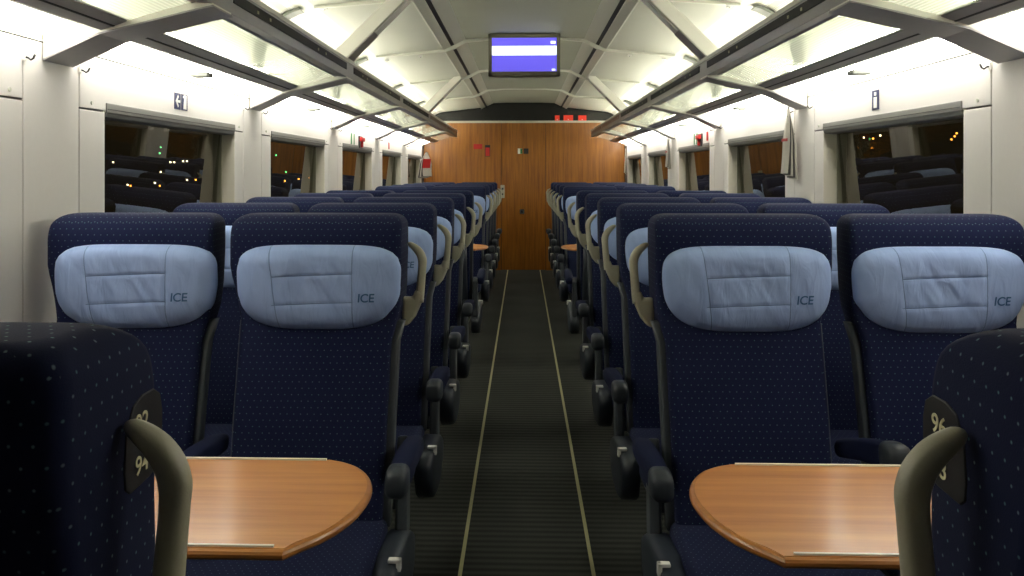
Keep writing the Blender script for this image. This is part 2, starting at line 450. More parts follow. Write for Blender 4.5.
def handle_bm(s):
    bm = bmesh.new()
    # path in x,z (distance outwards from the seat centre line)
    key = [(.280, 1.0), (.283, 1.03), (.2865, 1.07), (.289, 1.10), (.2895, 1.119), (.2845, 1.136), (.2745, 1.150), (.263, 1.160), (.253, 1.1665), (.247, 1.169)]
    kw = [.013, .0125, .012, .012, .0130, .0125, .0115, .0095, .007, .003]
    kd = [.0145, .0145, .014, .014, .014, .014, .0135, .0125, .010, .004]
    pts, wid, dep = [], [], []
    for i in range(len(key)-1):
        p0, p1, p2, p3 = [key[max(0, min(len(key)-1, i+d))] for d in (-1, 0, 1, 2)]
        for k in range(3):
            t = k/3
            pts.append(tuple(.5*(2*b+(c-a)*t+(2*a-5*b+4*c-d)*t*t+(-a+3*b-3*c+d)*t**3) for a, b, c, d in zip(p0, p1, p2, p3)))
            wid.append(kw[i]+(kw[i+1]-kw[i])*t); dep.append(kd[i]+(kd[i+1]-kd[i])*t)
    pts.append(key[-1]); wid.append(kw[-1]); dep.append(kd[-1])
    P = [(s*p, .085, q) for p, q in pts]
    tube_path(bm, P, lambda i: ell(wid[i], dep[i], 14, .75))
    return bm
def ledge_bm(s):
    bm = bmesh.new()
    prism(bm, [(s*.232, .930), (s*.250, .934), (s*.270, .958), (s*.286, .995), (s*.2915, 1.035), (s*.2675, 1.035), (s*.263, 1.014), (s*.232, 1.016)], XZ, .069, .101)
    return bm

def seat(kind, s, cover=0, plate=None):
    """kind 'aisle' or 'window'; s = side (+1/-1, local x) on which the aisle lies"""
    r = empty('train_seat')
    obj('back_cushion', back_cushion(s, kind == 'window'), MT['fabric'], r, smooth=True, uv=True)
    # rear shell, low part of the back
    bm = bmesh.new(); rings = []
    for z in (.30, .36, .5, .7, .88):
        yb = lerp_tab(BACK, z); rings.append(rrect(-.198, .198, yb-.03, yb+.022, .02, z))
    loft(bm, rings); obj('back_shell', bm, MT['shell'], r, smooth=True)
    make_cover(cover, r)
    # seat cushion
    bm = bmesh.new(); rings = []
    for y, zt, zb, w in ((-.60, .425, .385, .205), (-.595, .44, .37, .215), (-.57, .458, .36, .222), (-.5, .466, .355, .226), (-.35, .456, .355, .227), (-.2, .448, .355, .226), (-.10, .450, .355, .222), (-.08, .445, .36, .21)):
        rings.append([(p[0], y, p[1]) for p in rr2(-w, w, zb, zt, .03)])
    loft(bm, rings); obj('seat_cushion', bm, MT['fabric'], r, smooth=True, uv=True)
    obj('seat_pan', BX(-.2, .2, -.56, -.02, .30, .358), MT['shell'], r, bevel=.012)
    # pedestal
    bm = bmesh.new()
    prism(bm, [(-.34, 0), (-.08, 0), (-.10, .04), (-.16, .07), (-.15, .302), (-.29, .302), (-.27, .07), (-.32, .04)], YZ, -.06, .06)
    obj('pedestal', bm, MT['frame'], r, bevel=.006)
    # side frames: thin grey edge along the back on both sides
    for t in (1, -1):
        wt = AISLE_W if t == s else WALL_W
        bm = bmesh.new(); rings = []
        for z in (.42, .5, .6, .7, .8, .9, .955):
            yf = lerp_tab(FRONT, z); w = lerp_tab(wt, z); yy = yf+.035; th = (.020 if kind == 'aisle' else .008) if t == s else .010
            x0, x1 = sorted((t*(w-.012), t*(w+th)))
            rings.append(rrect(x0, x1, yy, yy+.045, .008, z, 3))
        loft(bm, rings); obj('side_frame', bm, MT['frame'], r, smooth=True)
    if kind == 'aisle':
        armrest(r, s*.284, s)
        # upright that carries the armrest
        bm = bmesh.new(); prism(bm, [(-.07, .385), (.01, .37), (.035, .62), (-.015, .645), (-.045, .61)], YZ, s*.236, s*.268)
        obj('armrest_upright', bm, MT['frame'], r, bevel=.008)
        # boat-shaped side pod of the seat base
        bm = bmesh.new()
        prof = [(.03, .36), (-.04, .395), (-.12, .415), (-.28, .430), (-.37, .426), (-.415, .40), (-.415, .35), (-.37, .285), (-.30, .25), (-.20, .237), (-.06, .245), (.02, .28), (.04, .33)]
        cy, cz = -.2, .34
        def ringp(k, x): return [(s*x, cy+(p-cy)*k, cz+(q-cz)*k) for p, q in prof]
        loft(bm, [ringp(1, .222), ringp(1, .262), ringp(.97, .276), ringp(.90, .282), ringp(.7, .285), ringp(.35, .286)])
        pod = obj('side_pod', bm, MT['shell'], r, smooth=True)
        bm = bmesh.new(); box(bm, s*.258, s*.290, -.345, -.325, .430, .440); box(bm, s*.278, s*.290, -.345, -.325, .410, .440)
        lt = obj('latch', bm, MT['white'], pod, bevel=.003); lt['label'] = 'small chrome latch'
        h = obj('grab_handle', handle_bm(s), MT['handle'], r, smooth=True)
        obj('handle_foot', ledge_bm(s), MT['handle'], h, bevel=.009, segs=3)
        h.location.x = s*.005
        armrest(r, -s*.2620, s)
    if plate:
        bm = bmesh.new()
        pts = [(.006, 1.112), (.001, 1.122), (.001, 1.160), (.006, 1.176), (.020, 1.184), (.045, 1.184), (.064, 1.178), (.077, 1.160), (.081, 1.125), (.079, 1.110), (.070, 1.104), (.03, 1.106)]
        prism(bm, pts, YZ, s*.240, s*.2445)
        pl = obj('number_plate', bm, MT['plate'], r, bevel=.001)
        for txt, zz in ((plate[0], 1.160), (plate[1], 1.123)):
            # reads from the aisle
            tx = text_obj('numerals', txt, .0235, MT['numeral'], (s*.2450, .048 if s < 0 else .034, zz), (R(90), 0, R(90)*s), pl, offset=.0002, extrude=.0003); tx.scale = (1.2, 1, 1)
            tx['label'] = 'cream seat number ' + txt
    return r

# prototypes, then copies sharing mesh data
def copy_tree(o, parent=None):
    c = o.copy(); C.objects.link(c)
    if parent: c.parent = parent
    for ch in kids(o): copy_tree(ch, c)
    return c
XA, XW = .597, 1.122
P_AL, P_AR = seat('aisle', 1, 0), seat('aisle', -1, 1)
P_WL, P_WR = seat('window', 1, 2), seat('window', -1, 3)
used = set()
def put(proto, x, y, rz, label, cover, group='rows of navy train seats'):
    if proto.name in used: o = copy_tree(proto)
    else: o = proto; used.add(proto.name)
    o.location = (x, y, 0); o.rotation_euler = (0, 0, rz)
    for c in kids(o):
        if c.name.startswith('head_cover'):
            c.data = COVERS[cover % 4]; c.location.x = {P_AL: .012, P_AR: .004, P_WL: .020, P_WR: -.002}.get(proto, 0)
            for g in kids(c): g.data = _logo[cover % 4]
    tag(o, label, 'seat', group); return o
ORD = ['first', 'second', 'third', 'fourth', 'fifth']
n = 0
for k, y in enumerate([2.50, 3.40, 4.30, 5.20]):
    for side, sx in (('left', -1), ('right', 1)):
        for pos, x in (('aisle', XA), ('window', XW)):
            pr = {(-1, 'aisle'): P_AL, (1, 'aisle'): P_AR, (-1, 'window'): P_WL, (1, 'window'): P_WR}[(sx, pos)]
            lab = 'navy dotted seat facing us, %s place, %s row back from the near %s table' % (pos, ORD[k], side)
            o = put(pr, sx*x, y, 0, lab, n, 'navy seats facing the viewer'); n += 1
            if k == 0 and sx == 1 and pos == 'aisle':
                for c in kids(o):
                    if c.name.startswith('armrest') and 'upright' not in c.name and c.data.vertices[0].co.x > 0:
                        t = R(-11); pv = Vector((0, 0, .65)); c.rotation_euler = (t, 0, 0)
                        c.location = pv - Matrix.Rotation(t, 3, 'X') @ pv
for k in range(5):
    y = 8.15 + .9*k
    for side, sx in (('left', -1), ('right', 1)):
        for pos, x in (('aisle', XA), ('window', XW)):
            pr = {(-1, 'aisle'): P_AL, (1, 'aisle'): P_AR, (-1, 'window'): P_WL, (1, 'window'): P_WR}[(sx, pos)]
            put(pr, sx*x, y, 0, 'distant navy seat facing us, %s place, %s row past the far %s table' % (pos, ORD[k], side), n, 'navy seats beyond the far tables'); n += 1
# seats with their backs to us: rotated half a turn, so the aisle lies on the other local side
near_l = seat('aisle', -1, 1, ('92', '94')); near_r = seat('aisle', 1, 2, ('96', '98'))
for o, x, lab in ((near_l, -XA, 'large navy seat back at lower left corner with grab handle and number 94'), (near_r, XA, 'large navy seat back at lower right corner with grab handle and number 98')):
    for c in kids(o):
        if c.name.startswith('grab_handle'): c.location.x = 0
    o.location = (x, .838, -.012); o.rotation_euler = (0, 0, math.pi); tag(o, lab, 'seat', 'navy seats turned away from the viewer')
put(P_WR, -XW, .838, math.pi, 'navy window seat turned away from us, beside the seat numbered 94', 0, 'navy seats turned away from the viewer')
put(P_WL, XW, .838, math.pi, 'navy window seat turned away from us, beside the seat numbered 98', 0, 'navy seats turned away from the viewer')
for side, sx in (('left', -1), ('right', 1)):
    put(P_AR if sx < 0 else P_AL, sx*XA, 6.27, math.pi, 'navy aisle seat turned away from us, its back before the far %s table' % side, 1, 'navy seats turned away from the viewer')
    put(P_WR if sx < 0 else P_WL, sx*XW, 6.27, math.pi, 'navy window seat turned away from us, its back before the far %s table' % side, 2, 'navy seats turned away from the viewer')

# ------------------------------------------------------------------ tables
def table(sx, yc, label):
    r = empty('table', (sx*.85, yc, 0))
    TZ = .775
    def outline(g=0):
        pts = []
        xw = 1.375
        y0, y1 = -.222+g, .240-g
        pts.append((xw, y0))
        pts.append((.392, y0))
        # rounded nose, fuller towards the rear
        ctrl = [(.392, y0), (.372+g*.8, -.196+g*.9), (.333+g, -.135), (.307+g, -.06), (.297+g, .02), (.301+g, .085), (.318+g, .145-g*.3), (.346+g, .195-g*.7), (.382+g, .228-g), (.412, y1)]
        C_ = [ctrl[0]] + ctrl + [ctrl[-1]]
        for i in range(1, len(C_)-2):
            p0, p1, p2, p3 = C_[i-1:i+3]
            for k in range(1, 5):
                t = k/4
                pts.append(tuple(.5*(2*b+(c-a)*t+(2*a-5*b+4*c-d)*t*t+(-a+3*b-3*c+d)*t**3) for a, b, c, d in zip(p0, p1, p2, p3)))
        pts.append((xw, y1))
        return [(sx*(p[0]-.85), p[1]) for p in pts]
    bm = bmesh.new()
    loft(bm, [[(p[0], p[1], z) for p in outline(g)] for g, z in ((.010, TZ-.018), (.003, TZ-.016), (0, TZ-.012), (0, TZ-.007), (.003, TZ-.003), (.008, TZ-.001))])
    obj('rim', bm, MT['woodrim'], r, smooth=False)
    bm = bmesh.new(); prism(bm, outline(.010), XY, TZ-.004, TZ)
    obj('tabletop', bm, MT['woodtop'], r)
    for yy, xa in ((-.206, .41), (.232, .42)):
        ya, yb = yy-.003, yy+.003
        if yy > 0: ya, yb = .224, .231
        obj('edge_inlay', BX(sx*(xa-.85), sx*(1.37-.85), ya, yb, TZ-.001, TZ+.003), MT['inlay'], r)
    bm = bmesh.new(); prism(bm, [(sx*(1.37-.85), .45), (sx*(1.37-.85), TZ-.03), (sx*(.62-.85), TZ-.03), (sx*(.62-.85), TZ-.05), (sx*(1.25-.85), TZ-.09), (sx*(1.31-.85), .45)], XZ, -.03, .03)
    obj('bracket', bm, MT['frame'], r, bevel=.005)
    obj('leg', BX(sx*(1.26-.85), sx*(1.31-.85), -.03, .03, 0, .60), MT['frame'], r, bevel=.005)
    tag(r, label, 'table', 'half-round wooden tables')
table(-1, 1.627, 'orange wood table with rounded end at lower left, beside seat 94')
table(1, 1.627, 'orange wood table with rounded end at lower right, beside seat 98')
table(-1, 7.33, 'small distant wood table left of the aisle, only its tip showing')
table(1, 7.33, 'small distant wood table right of the aisle, only its tip showing')

# ------------------------------------------------------------------ floor
struct('floor', BX(-1.6, 1.6, BACK_Y, END_Y+.1, -.05, 0), MT['carpet'], 'dark grey cross-ribbed carpet floor', 'floor')
for i, x in enumerate((-.228, .228)):
    struct('trim_%d' % (i+1), BX(x-.0065, x+.0065, BACK_Y, END_Y, -.002, .003), MT['line'], 'thin pale yellow line along the %s edge of the aisle' % ('left', 'right')[i], 'trim')

# ------------------------------------------------------------------ side walls with windows
WP = 1.995; W0 = 2.985
KS = list(range(-2, 5))
def wins(): return [(W0+WP*k, W0+WP*k+1.365) for k in KS]
ZL, ZH, ZT = .80, 1.578, 1.756
for side, sx in (('left', -1), ('right', 1)):
    bm = bmesh.new(); g = .003; X0, X1 = sx*WALL_X, sx*(WALL_X+.022)
    def pan(y0, y1, z0, z1): box(bm, X0, X1, y0+g, y1-g, z0+g, z1-g, 0)
    # backing behind the panels (dark joints), around the window openings
    bx0, bx1 = sx*(WALL_X+.004), sx*(WALL_X+.06)
    box(bm, bx0, bx1, BACK_Y, END_Y, 0, ZL-.001, 1); box(bm, bx0, bx1, BACK_Y, END_Y, ZH+.001, ZT+.0, 1)
    prev = BACK_Y
    for a, b in wins():
        box(bm, bx0, bx1, prev, a-.001, ZL, ZH, 1); prev = b+.001
    if prev < END_Y: box(bm, bx0, bx1, prev, END_Y, ZL, ZH, 1)
    for k in KS:
        pc = 2.66+WP*k
        if k == -2: pc = max(pc, BACK_Y+.2)
        pan(2.488+WP*k, 2.808+WP*k, 0, ZT)
        y0, y1 = 2.808+WP*k, 2.488+WP*(k+1)
        y1 = min(y1, END_Y)
        pan(y0, y1, ZH, ZT); pan(y0, y1, 0, ZL)
        pan(y0, W0+WP*k, ZL, ZH)
        if W0+WP*k+1.365 < y1: pan(W0+WP*k+1.365, y1, ZL, ZH)
    struct('wall_'+side, bm, [MT['wall'], MT['seam']], '%s carriage wall of pale plastic panels with fine joints' % side, 'wall', bevel=.002)
    # low side heater / foot rail
    bm = bmesh.new(); prism(bm, [(sx*WALL_X, 0), (sx*(WALL_X-.06), 0), (sx*(WALL_X-.06), .10), (sx*(WALL_X-.04), .13), (sx*WALL_X, .13)], XZ, BACK_Y, END_Y)
    struct('baseboard_'+side, bm, MT['frame'], 'low grey heater casing along the %s wall' % side, 'baseboard')
wn = 0
for side, sx in (('left', -1), ('right', 1)):
    for i, (a, b) in enumerate(wins()):
        wn += 1
        GX = 1.510
        bm = bmesh.new(); t = .012
        xa, xb = sx*(WALL_X+.002), sx*(GX+.02)
        # reveal: four sides
        box(bm, xa, xb, a-t, a, ZL-t, ZH+t); box(bm, xa, xb, b, b+t, ZL-t, ZH+t)
        box(bm, xa, xb, a, b, ZL-t, ZL); box(bm, xa, xb, a, b, ZH, ZH+t)
        o = struct('window_%d' % wn, bm, MT['reveal'], 'recessed night window number %d from the front on the %s side' % (i+1, side), 'window')
        fb = bmesh.new(); e = .008; fx0, fx1 = sx*(GX-.028), sx*(GX+.018)
        box(fb, fx0, fx1, a, a+e, ZL, ZH); box(fb, fx0, fx1, b-e, b, ZL, ZH); box(fb, fx0, fx1, a+e, b-e, ZL, ZL+e); box(fb, fx0, fx1, a+e, b-e, ZH-e, ZH)
        obj('frame', fb, MT['gasket'], o, bevel=.004)
        gb = bmesh.new(); gb.faces.new([gb.verts.new((sx*(GX+.022-(q-ZL)*.056), p, q)) for p, q in ((a+.004, ZL+.004), (b-.004, ZL+.004), (b-.004, ZH-.004), (a+.004, ZH-.004))])
        gl = obj('glass', gb, MT['wglass'], o)
        # roller blind box across the top
        hb = bmesh.new(); prism(hb, [(sx*(WALL_X-.004), ZH+.030), (sx*(WALL_X-.005), ZH-.002), (sx*(WALL_X-.001), ZH-.006), (sx*(WALL_X+.003), ZH-.018), (sx*(WALL_X+.05), ZH-.022), (sx*(WALL_X+.05), ZH-.002), (sx*(WALL_X+.001), ZH-.0015), (sx*(WALL_X+.001), ZH+.030)], XZ, a+.004, b-.004)
        obj('blind_box', hb, MT['blind'], o, bevel=.003)
        obj('blind_slot', BX(sx*(WALL_X-.006), sx*(WALL_X), a+.01, b-.01, ZH+.008, ZH+.010), MT['slot'], o)

# outside: a black night with a few far lamps
def px(x, y, Y): return ((x-523)/900*Y-.013, Y, CAM_H-(y-173.4)/900*Y)
cl = [(156, 147, 'g'), (155, 153, 'g'), (107, 162, 'w'), (166, 162, 'w'), (170, 162, 'w'), (179, 161, 'w'), (183, 161, 'w'), (122, 185, 'w'), (125, 186, 'o'), (150, 183, 'w'), (155, 186, 'o'), (156, 172, 'w'), (183, 180, 'w'), (192, 180, 'o'),
      (274, 155, 'g'), (284, 172, 'g'), (283, 181, 'o'), (297, 179, 'o'), (308, 178, 'o'), (360, 176, 'o'), (859, 138, 'w'), (868, 139, 'o'), (875, 136, 'w'), (947, 137, 'o'), (944, 140, 'o'), (949, 134, 'o')]
for i, (x, y, c) in enumerate(cl):
    Y = 26
    bm = bmesh.new(); bmesh.ops.create_icosphere(bm, subdivisions=1, radius=.028)
    o = obj('street_lamp', bm, MT['city_'+c], None); o.location = px(x, y, Y)
    col = {'w': 'white', 'o': 'orange', 'g': 'green'}[c]
    tag(o, 'tiny %s point of distant light in the dark beyond the %s windows' % (col, 'left' if x < 523 else 'right'), 'lamp', '%s city lights seen through the %s windows' % (col, 'left' if x < 523 else 'right'))

# ------------------------------------------------------------------ ceiling
ZC = CAM_H+1.0
def ceil_profile(th=0):
    return [(0, ZC), (.30, ZC-.001), (.436, ZC-.006)]
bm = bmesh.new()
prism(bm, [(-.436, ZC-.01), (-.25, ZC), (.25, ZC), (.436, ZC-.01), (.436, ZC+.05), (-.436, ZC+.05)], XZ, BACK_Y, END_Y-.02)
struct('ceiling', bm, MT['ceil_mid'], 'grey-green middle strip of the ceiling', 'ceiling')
tn = 2
for side, sx in (('left', -1), ('right', 1)):
    tn += 1
    bm = bmesh.new()
    # bevelled step with the narrow slot, then the broad flat side panel
    prism(bm, [(sx*.436, ZC-.01), (sx*.52, ZC-.05), (sx*.52, ZC+.05), (sx*.436, ZC+.05)], XZ, BACK_Y, END_Y-.02, 0)
    prism(bm, [(sx*.52, ZC-.046), (sx*.545, ZC-.058), (sx*.545, ZC+.05), (sx*.52, ZC+.05)], XZ, BACK_Y, END_Y-.02, 1)
    prism(bm, [(sx*.545, ZC-.062), (sx*.595, ZC-.088), (sx*.605, ZC-.088), (sx*.605, ZC+.05), (sx*.545, ZC+.05)], XZ, BACK_Y, END_Y-.02, 3)
    prism(bm, [(sx*.605, ZC-.070), (sx*1.10, ZC-.128), (sx*1.10, ZC+.05), (sx*.605, ZC+.05)], XZ, BACK_Y, END_Y-.02, 2)
    struct('ceiling_'+side, bm, [MT['ceil'], MT['slot'], MT['ceil'], MT['rib']], '%s sloping ceiling panels beside the middle strip' % side, 'ceiling')
    # curved cove from ceiling to the wall head
    bm = bmesh.new(); pts = []
    for k in range(0, 13):
        a = R(90*k/12); pts.append((sx*(1.10+.31*math.sin(a)), ZC-.128-.30*(1-math.cos(a))))
    pts.append((sx*1.418, ZT+.10)); pts.append((sx*1.418, ZT))
    out = [(p[0]+sx*.03, p[1]+.02) for p in pts]
    prism(bm, pts+out[::-1], XZ, BACK_Y, END_Y-.02)
    struct('trim_%d' % tn, bm, MT['perf'], 'perforated white air vent cove over the %s luggage rack' % side, 'trim')
# cross ribs of the ceiling
RIBS = [.68+1.99*k for k in range(6)]
for y in RIBS:
    tn2 = 10 + RIBS.index(y)
    bm = bmesh.new()
    for sx in (-1, 1):
        top = [(0, ZC), (.25, ZC), (.436, ZC-.01), (.52, ZC-.05), (.595, ZC-.083), (1.10, ZC-.129)]
        low = [(p, q-dd) for (p, q), dd in zip(top, (.012, .012, .022, .030, .020, .012))]
        prism(bm, [(sx*p, q) for p, q in top+low[::-1]], XZ, y-.014, y+.014)
    struct('trim_%d' % tn2, bm, MT['rib'], 'pale cross rib over the ceiling, number %d from the front' % (RIBS.index(y)+1), 'trim')
for side, sx in (('left', -1), ('right', 1)):
    for i, y in enumerate(RIBS):
        # grey curved rib inside the cove
        bm = bmesh.new(); pts = []
        for k in range(2, 13):
            a = R(90*k/12); pts.append((sx*(1.10+.295*math.sin(a)), ZC-.128-.30*(1-math.cos(a))-.004))
        inner = [(p[0]-sx*.012, p[1]-.012) for p in pts]
        prism(bm, pts+inner[::-1], XZ, y-.05, y+.05)
        o = obj('cove_rib', bm, MT['coverib'], bevel=.003)
        tag(o, 'grey curved cove rib above the %s rack, number %d from the front' % (side, i+1), 'rib', 'grey cove ribs')

# ------------------------------------------------------------------ lamps in the cove under and above the rack
for side, sx in (('left', -1), ('right', 1)):
    for i, y in enumerate(RIBS):
        y1 = RIBS[i+1] if i+1 < len(RIBS) else END_Y-.1
        r = empty('light_strip', (sx*1.33, (y+y1)/2, 1.78))
        L = (y1-y)/2-.05
        def P(p): return (p[0]*sx-sx*1.33, p[1]-1.78)
        bm = bmesh.new(); prism(bm, [P(p) for p in ((1.395, 1.783), (1.318, 1.812), (1.318, 1.820), (1.395, 1.790))], XZ, -L, L)
        obj('diffuser', bm, MT['lamp'], r)
        bm = bmesh.new(); prism(bm, [P(p) for p in ((1.312, 1.806), (1.262, 1.812), (1.262, 1.822), (1.312, 1.822))], XZ, -L, L)
        obj('reflector', bm, MT['cove'], r)
        bm = bmesh.new(); cyl(bm, (sx*(1.33-1.33), -L+.05, .098), (sx*(1.33-1.33), L-.05, .098), .013)
        obj('tube', bm, MT['lamp_up'], r)
        bm = bmesh.new(); box(bm, *sorted((sx*(1.372-1.33), sx*(1.30-1.33))), -.035, .035, -.014, .004)
        obj('lamp_holder', bm, MT['coverib'], r, bevel=.003)
        bm = bmesh.new()
        for e in (-L+.03, L-.03): box(bm, -.02, .02, e-.015, e+.015, .05, .12)
        obj('tube_socket', bm, MT['cove'], r)
        tag(r, 'glowing light strip under the %s rack, in bay %d from the front' % (side, i+1), 'light', 'fluorescent light strips')
        obj('back_shelf', BX(*sorted((0.0-sx*.0, sx*.07)), -L, L, .036, .048), MT['cove'], r)

# ------------------------------------------------------------------ luggage racks: one continuous rack on each side with glass shelves
def rack(side, sx):
    r = empty('luggage_rack', (sx*1.1, 5.6, 1.8))
    ox, oy, oz = sx*1.1, 5.6, 1.8
    def pr(pts, y0, y1, m, name, parent=r, bevel=0, smooth=False):
        bm = bmesh.new(); prism(bm, [(sx*p-ox, q-oz) for p, q in pts], XZ, y0-oy, y1-oy); return obj(name, bm, m, parent, bevel=bevel)
    H = CAM_H; YE = 12.3; YS = BACK_Y+.1
    # rear bar
    pr([(1.245, H+.417), (1.205, H+.429), (1.165, H+.443), (1.165, H+.452), (1.19, H+.455), (1.245, H+.445)], YS, YE, MT['rackgrey'], 'rear_bar', bevel=.003)
    pr([(1.207, H+.427), (1.201, H+.429), (1.201, H+.434), (1.207, H+.434)], YS, YE, MT['slot'], 'rear_bar_slot')
    # front lip: grey foot, black strip, light crown
    pr([(.960, H+.497), (.915, H+.494), (.914, H+.526), (.914, H+.564), (.912, H+.575), (.916, H+.588), (.935, H+.590), (.945, H+.56), (.945, H+.53), (.960, H+.515)], YS, YE, MT['rackgrey'], 'front_lip', bevel=.002)
    pr([(.917, H+.573), (.909, H+.573), (.909, H+.589), (.917, H+.592), (.93, H+.592)], YS, YE, MT['racklight'], 'lip_crown')
    for i, y in enumerate(RIBS):
        y1 = RIBS[i+1] if i+1 < len(RIBS) else YE
        st = pr([(.9145, H+.530), (.9105, H+.530), (.9105, H+.563), (.9145, H+.563)], y+.10, y1-.10, MT['strip'] if y < 8 else MT['stripbrown'], 'number_strip')
        bm = bmesh.new()
        for yy in (y+.35, y+.5, y+1.25, y+1.4):
            if yy < y1-.1: box(bm, sx*.9085-ox, sx*.911-ox, yy-oy-.008, yy-oy+.008, H+.540-oz, H+.550-oz)
        obj('number_marks', bm, MT['spot'], st)
        # glass shelf of the bay, slightly bowed, with a light front edge
        gb = bmesh.new()
        gb.faces.new([gb.verts.new((sx*p-ox, yy-oy, q-oz)) for p, q, yy in ((.955, H+.503, y+.05), (1.17, H+.444, y+.05), (1.17, H+.444, y1-.05), (.955, H+.503, y1-.05))])
        obj('glass_shelf', gb, MT['rglass'], r)
        pr([(.953, H+.502), (.975, H+.494), (.975, H+.500), (.953, H+.508)], y+.035, y1-.035, MT['rackgrey'], 'glass_clamp')
    for i, y in enumerate(RIBS):
        # arm from wall to lip: light flank with a grey underside
        prof = [(1.415, H+.335), (1.245, H+.410), (.96, H+.478), (.915, H+.488), (.915, H+.56), (.95, H+.575), (1.225, H+.515), (1.31, H+.50), (1.415, H+.43)]
        bm = bmesh.new()
        prism(bm, [(sx*p-ox, q-oz) for p, q in prof], XZ, y-.088-oy, y+.088-oy, 0)
        arm = obj('rack_arm', bm, MT['racklight'], r, bevel=.004)
        und = [(1.415, H+.330), (1.245, H+.4065), (.96, H+.4745), (.912, H+.4845), (.912, H+.489), (.96, H+.4795), (1.245, H+.411), (1.415, H+.335)]
        bm = bmesh.new(); prism(bm, [(sx*p-ox, q-oz) for p, q in und], XZ, y-.089-oy, y+.089-oy)
        obj('arm_underside', bm, MT['rackgrey'], arm)
    tag(r, 'long grey luggage rack with glass shelves along the %s wall' % side, 'luggage rack', 'luggage racks')
rack('left', -1); rack('right', 1)
# diagonal struts from the rack lip to the ceiling rail
for side, sx in (('left', -1), ('right', 1)):
    for i, y in enumerate((RIBS[0], RIBS[2], RIBS[4])):
        r = empty('ceiling_strut', (sx*.74, y, 2.1))
        H = CAM_H
        def q(p, z): return (sx*p-sx*.74, z-2.1)
        bm = bmesh.new(); prism(bm, [q(.925, H+.575), (q(.905, H+.60)), q(.60, H+.905), q(.56, H+.935), q(.66, H+.935), q(.70, H+.90), q(.985, H+.625), q(.985, H+.575)], XZ, -.075, .075)
        b = obj('beam', bm, MT['racklight'], r, bevel=.006)
        # inset underside: dark lower part, light upper part
        bm = bmesh.new(); prism(bm, [q(.908, H+.592), q(.775, H+.725), q(.782, H+.732), q(.915, H+.60)], XZ, -.068, .068)
        obj('beam_foot', bm, MT['rackgrey'], b)
        bm = bmesh.new(); prism(bm, [q(.772, H+.728), q(.615, H+.885), q(.622, H+.893), q(.779, H+.736)], XZ, -.045, .045)
        obj('reading_lens', bm, MT['white'], b)
        tag(r, 'diagonal pale strut from the %s rack lip to the ceiling, %s from the front' % (side, ORD[i]), 'strut', 'ceiling struts')
# small square latches on the side ceiling panels
for side, sx in (('left', -1), ('right', 1)):
    j = 0
    for y in (4.72, 6.9, 8.7):
        for x in (.80, 1.06):
            j += 1
            z = ZC-.072-(x-.615)/.485*.056
            o = obj('panel_latch', BX(-.014, .014, -.014, .014, -.012, .0), MT['white'], None, bevel=.002); o.location = (sx*x, y, z)
            d = obj('latch_dot', BX(-.004, .004, -.004, .004, -.014, -.011), MT['dark'], o)
            tag(o, 'tiny square panel latch on the %s ceiling slope, number %d from the front' % (side, j), 'latch', 'ceiling panel latches')

# ------------------------------------------------------------------ monitor
def monitor():
    Y = 6.42; z0, z1 = CAM_H+.692, CAM_H+.994; w = .256
    cx = -.004
    r = empty('ceiling_monitor', (cx, Y, z1))
    def B(x0, x1, ya, yb, za, zb): return BX(x0, x1, ya, yb, za-z1, zb-z1)
    obj('casing', B(-w, w, .004, .09, z0, z1), MT['tvframe'], r, bevel=.006)
    fb = bmesh.new(); t = .026
    for a in ((-w, w, -.012, .006, z1-.028-z1, 0), (-w, w, -.012, .006, z0-z1, z0+.034-z1), (-w, -w+t, -.012, .006, z0-z1, 0), (w-t, w, -.012, .006, z0-z1, 0)): box(fb, *a)
    obj('bezel', fb, MT['tvframe'], r, bevel=.003)
    s = obj('screen', B(-w+t, w-t, -.004, .005, z0+.034, z1-.028), MT['tvblue'], r)
    obj('white_bar', B(-w+t, w-t, -.006, -.003, z0+.150, z0+.216), MT['tvwhite'], s)
    obj('corner_mark', B(w-t-.042, w-t-.008, -.006, -.003, z0+.232, z0+.250), MT['tvwhite'], s)
    obj('corner_mark', B(w-t-.034, w-t-.010, -.006, -.003, z0+.040, z0+.052), MT['tvwhite'], s)
    obj('mount', B(-w+.03, w-.03, .02, .2, z1-.02, z1+.012), MT['dark'], r)
    tag(r, 'flat monitor under the ceiling showing blue screen with white band', 'monitor')
monitor()

# ------------------------------------------------------------------ end partition
H = CAM_H
bm = bmesh.new()
for x0, x1 in ((-1.42, -.322), (.312, 1.42)): box(bm, x0, x1, END_Y, END_Y+.06, 0, H+.715, 0)
struct('wall_end', bm, MT['wood'], 'warm brown wood veneer end partition', 'wall')
d = struct('door_1', BX(-.316, .306, END_Y+.008, END_Y+.05, 0.005, H+.715), MT['wood'], 'wood veneer door in the middle of the end partition', 'door')
bm = bmesh.new(); box(bm, -.322, -.316, END_Y+.02, END_Y+.05, 0, H+.715); box(bm, .306, .312, END_Y+.02, END_Y+.05, 0, H+.715)
struct('trim_20', bm, MT['slot'], 'dark upright gaps beside the end door', 'trim')
struct('trim_21', BX(-1.42, 1.42, END_Y-.012, END_Y+.06, H+.715, H+.745), MT['rib'], 'bright metal rail on top of the wood partition', 'trim')
struct('wall_header', BX(-1.45, 1.45, END_Y+.03, END_Y+.05, H+.745, ZC+.1), MT['black'], 'glossy black panel standing in for the dark gap above the wood partition', 'wall')  # black sheet gives the open gap over the partition its darkness
struct('wall_back', BX(-1.5, 1.5, BACK_Y-.05, BACK_Y, 0, ZC+.1), MT['wall'], 'unseen pale wall added behind the viewer to bounce light', 'wall')  # added out of view to keep light in; the carriage really runs on
